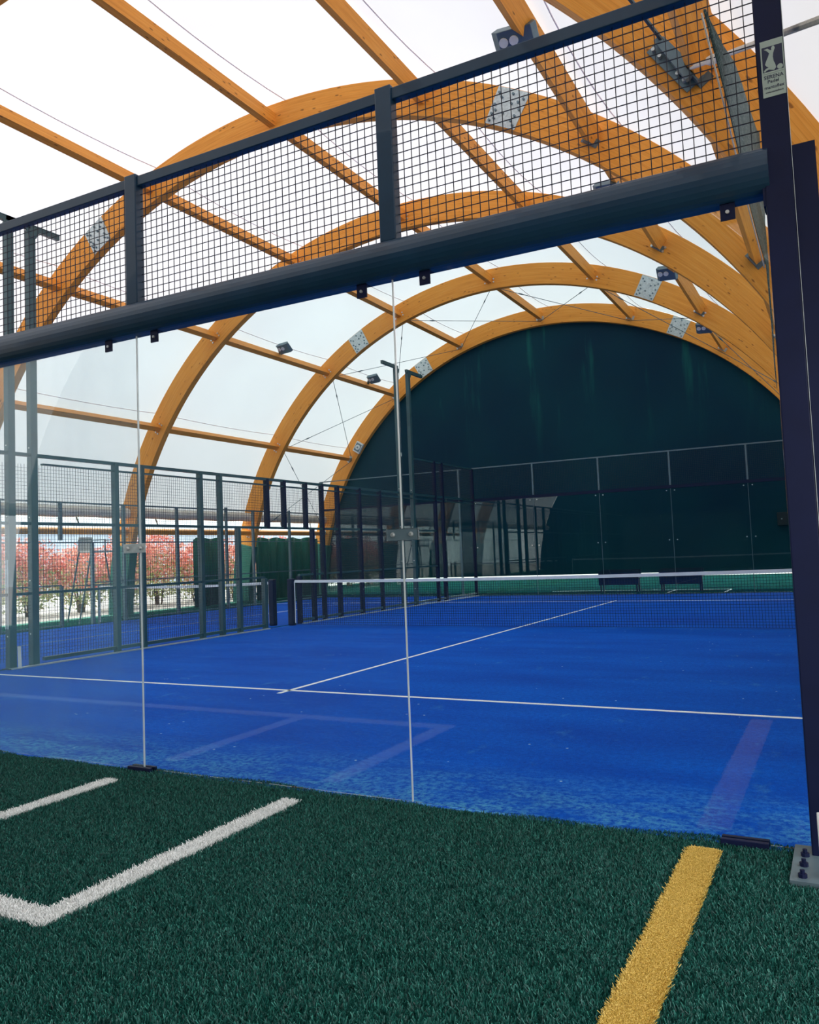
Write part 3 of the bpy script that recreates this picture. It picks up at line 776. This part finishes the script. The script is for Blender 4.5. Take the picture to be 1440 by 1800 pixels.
# small clips under the hem on the left
for i, y in enumerate((8.6, 10.6, 13.4, 15.2, 19.4, 21.2)):
    o = MB().bar((-7.0, y, 2.66), (-7.05, y + .12, 2.50), .03, .03).bar((-7.05, y + .12, 2.5), (-6.98, y + .05, 2.46), .02).build('hem_strap', M['greysteel'])
    tag(o, 'small dark strap hanging below the rolled left hem, %s from the near end' % ORD[i], 'strap', 'straps under the rolled hem')

# benches behind the far glass
for x0, x1, lab in ((3.5, 4.7, 'dark bench behind the far glass, left one of the two'), (5.3, 6.5, 'dark bench behind the far glass, right one of the two')):
    e = empty('bench', lab, 'bench', 'dark benches behind the far glass', ((x0 + x1) / 2, 21.5, 0)); w = (x1 - x0) / 2
    MB().box(-w, w, -.2, .2, .40, .45).build('seat', M['steel_d'], e, bevel=.008)
    MB().box(-w, w, .18, .22, .42, .66).build('backrest', M['steel_d'], e)
    MB().box(-w, w, -.2, -.17, .2, .64).build('front_panel', M['steel_d'], e)
    for sx in (-w + .06, w - .06):
        for sy in (-.16, .16): MB().box(sx - .02, sx + .02, sy - .02, sy + .02, -.0, .42).build('leg', M['steel_d'], e)
e = empty('wall_box', 'small black box with two bolts on the end wall beside the corner post', 'box', None, (8.68, 22.2, 1.98))
MB().box(-.16, .16, -.06, .1, -.19, .19).build('case', M['plastic_b'], e, bevel=.01)
MB().tube([(-.04, -.075, .0), (-.04, -.058, 0)], .02, 10).build('knob', M['bolt'], e)

# ------------------------------------------------------------------ outdoors on the left
def shrub(x, y, h, w, n, label):
    e = empty('photinia_shrub', label, 'shrub', 'red leaved hedge shrubs', (x, y, -.03))
    m = MB()
    for i in range(6):
        a = random.uniform(0, 6.28); r = random.uniform(.05, w * .5)
        m.tube([(r * .25 * math.cos(a), r * .25 * math.sin(a), 0), (r * .6 * math.cos(a), r * .6 * math.sin(a), h * .4), (r * math.cos(a), r * math.sin(a), h * .85)], [.03, .018, .006], 5)
    m.build('stem', M['bark'], e)
    for which, mat, cnt in (('red_foliage', M['leaf'], n), ('green_foliage', M['leaf_g'], int(n * .55))):
        c = rng.normal(0, 1, (cnt, 3)); c /= np.linalg.norm(c, axis=1)[:, None]; c *= rng.uniform(.35, 1., (cnt, 1)) ** .5
        lump = 1 + .22 * np.sin(c[:, 0] * 7 + x) * np.sin(c[:, 2] * 6 + y)
        if which == 'red_foliage': ctr = h * .66; sz = h * .38
        else: ctr = h * .42; sz = h * .36
        P_ = np.stack([c[:, 0] * w * lump * .6, c[:, 1] * w * lump, ctr + c[:, 2] * sz * lump], 1)
        P_[:, 2] = np.maximum(P_[:, 2], .12)
        a = rng.normal(0, 1, (cnt, 3)); a /= np.linalg.norm(a, axis=1)[:, None]
        b = np.cross(a, rng.normal(0, 1, (cnt, 3))); b /= np.linalg.norm(b, axis=1)[:, None]
        L = rng.uniform(.05, .09, (cnt, 1)); W_ = L * .38
        v = np.zeros((cnt, 4, 3)); v[:, 0] = P_ - a * L; v[:, 1] = P_ + b * W_; v[:, 2] = P_ + a * L; v[:, 3] = P_ - b * W_
        me = bpy.data.meshes.new(which); me.from_pydata(v.reshape(-1, 3).tolist(), [], np.arange(cnt * 4).reshape(-1, 4).tolist()); me.materials.append(mat)
        o = bpy.data.objects.new(which, me); col.objects.link(o); o.parent = e
ys = np.arange(8.6, 33, 1.75)
for i, y in enumerate(ys):
    shrub(-10.6 + .25 * math.sin(i * 2.1), float(y), 2.25 + .25 * math.sin(i * 1.7), 1.1, 2300, 'red leaved hedge shrub outside on the left, %s from the near end' % ORD[min(i, 15)])
e = empty('distant_building', 'long low pale blue building far beyond the hedge', 'building', None, (-32, 30, 0))
MB().box(-4, 4, -22, 26, -.03, 3.4).build('wall', M['bldg'], e)
MB().prism([(-4.4, 3.4), (4.4, 3.4), (0, 4.3)], 1, -22.4, 26.4).build('roof', M['roofm'], e)
for i in range(8): MB().box(4.0, 4.05, -19 + i * 5.6, -17.4 + i * 5.6, 1.1, 2.4).build('window', M['greysteel'], e)

# ------------------------------------------------------------------ light
w = bpy.data.worlds.new('World'); sc.world = w; w.use_nodes = True
nt = w.node_tree; nt.nodes.clear()
bg = nt.nodes.new('ShaderNodeBackground'); out = nt.nodes.new('ShaderNodeOutputWorld')
bg.inputs[0].default_value = (.97, .985, 1.0, 1); bg.inputs[1].default_value = 2.3
nt.links.new(bg.outputs[0], out.inputs[0])
sun = bpy.data.lights.new('sun', 'SUN'); sun.energy = 2.4; sun.angle = math.radians(25); sun.color = (1, .97, .93)
so = bpy.data.objects.new('sun', sun); col.objects.link(so)
so.rotation_euler = Vector((-.5, -.2, 1)).to_track_quat('Z', 'Y').to_euler()

# ------------------------------------------------------------------ camera
cp = (10.150706, -4.091513, 1.361254); yaw, pitch, roll, f = .501734, .0665874, -.0384026, 1453.8456
cy, sy = math.cos(yaw), math.sin(yaw)
fw = Vector((-sy * math.cos(pitch), cy * math.cos(pitch), math.sin(pitch))); r = Vector((cy, sy, 0)); u = r.cross(fw)
cr, sr = math.cos(roll), math.sin(roll)
R_ = cr * r + sr * u; U_ = -sr * r + cr * u
cam = bpy.data.cameras.new('camera'); co = bpy.data.objects.new('camera', cam); col.objects.link(co)
mt = Matrix((R_, U_, -fw)).transposed().to_4x4(); mt.translation = cp; co.matrix_world = mt
cam.sensor_width = 36; cam.sensor_height = 36; cam.sensor_fit = 'AUTO'; cam.lens = f / 1800 * 36
cam.shift_x = 39.385 / 1800; cam.shift_y = -20.439 / 1800
cam.clip_start = .05; cam.clip_end = 300
sc.camera = co
sc.view_settings.view_transform = 'Standard'; sc.view_settings.look = 'None'; sc.view_settings.gamma = 1
sc.view_settings.use_curve_mapping = False; sc.view_settings.exposure = 0.3
sc.cycles.max_bounces = 12; sc.cycles.transparent_max_bounces = 24; sc.cycles.diffuse_bounces = 5; sc.cycles.glossy_bounces = 4
sc.cycles.sample_clamp_indirect = 6
sc.cycles.use_denoising = True
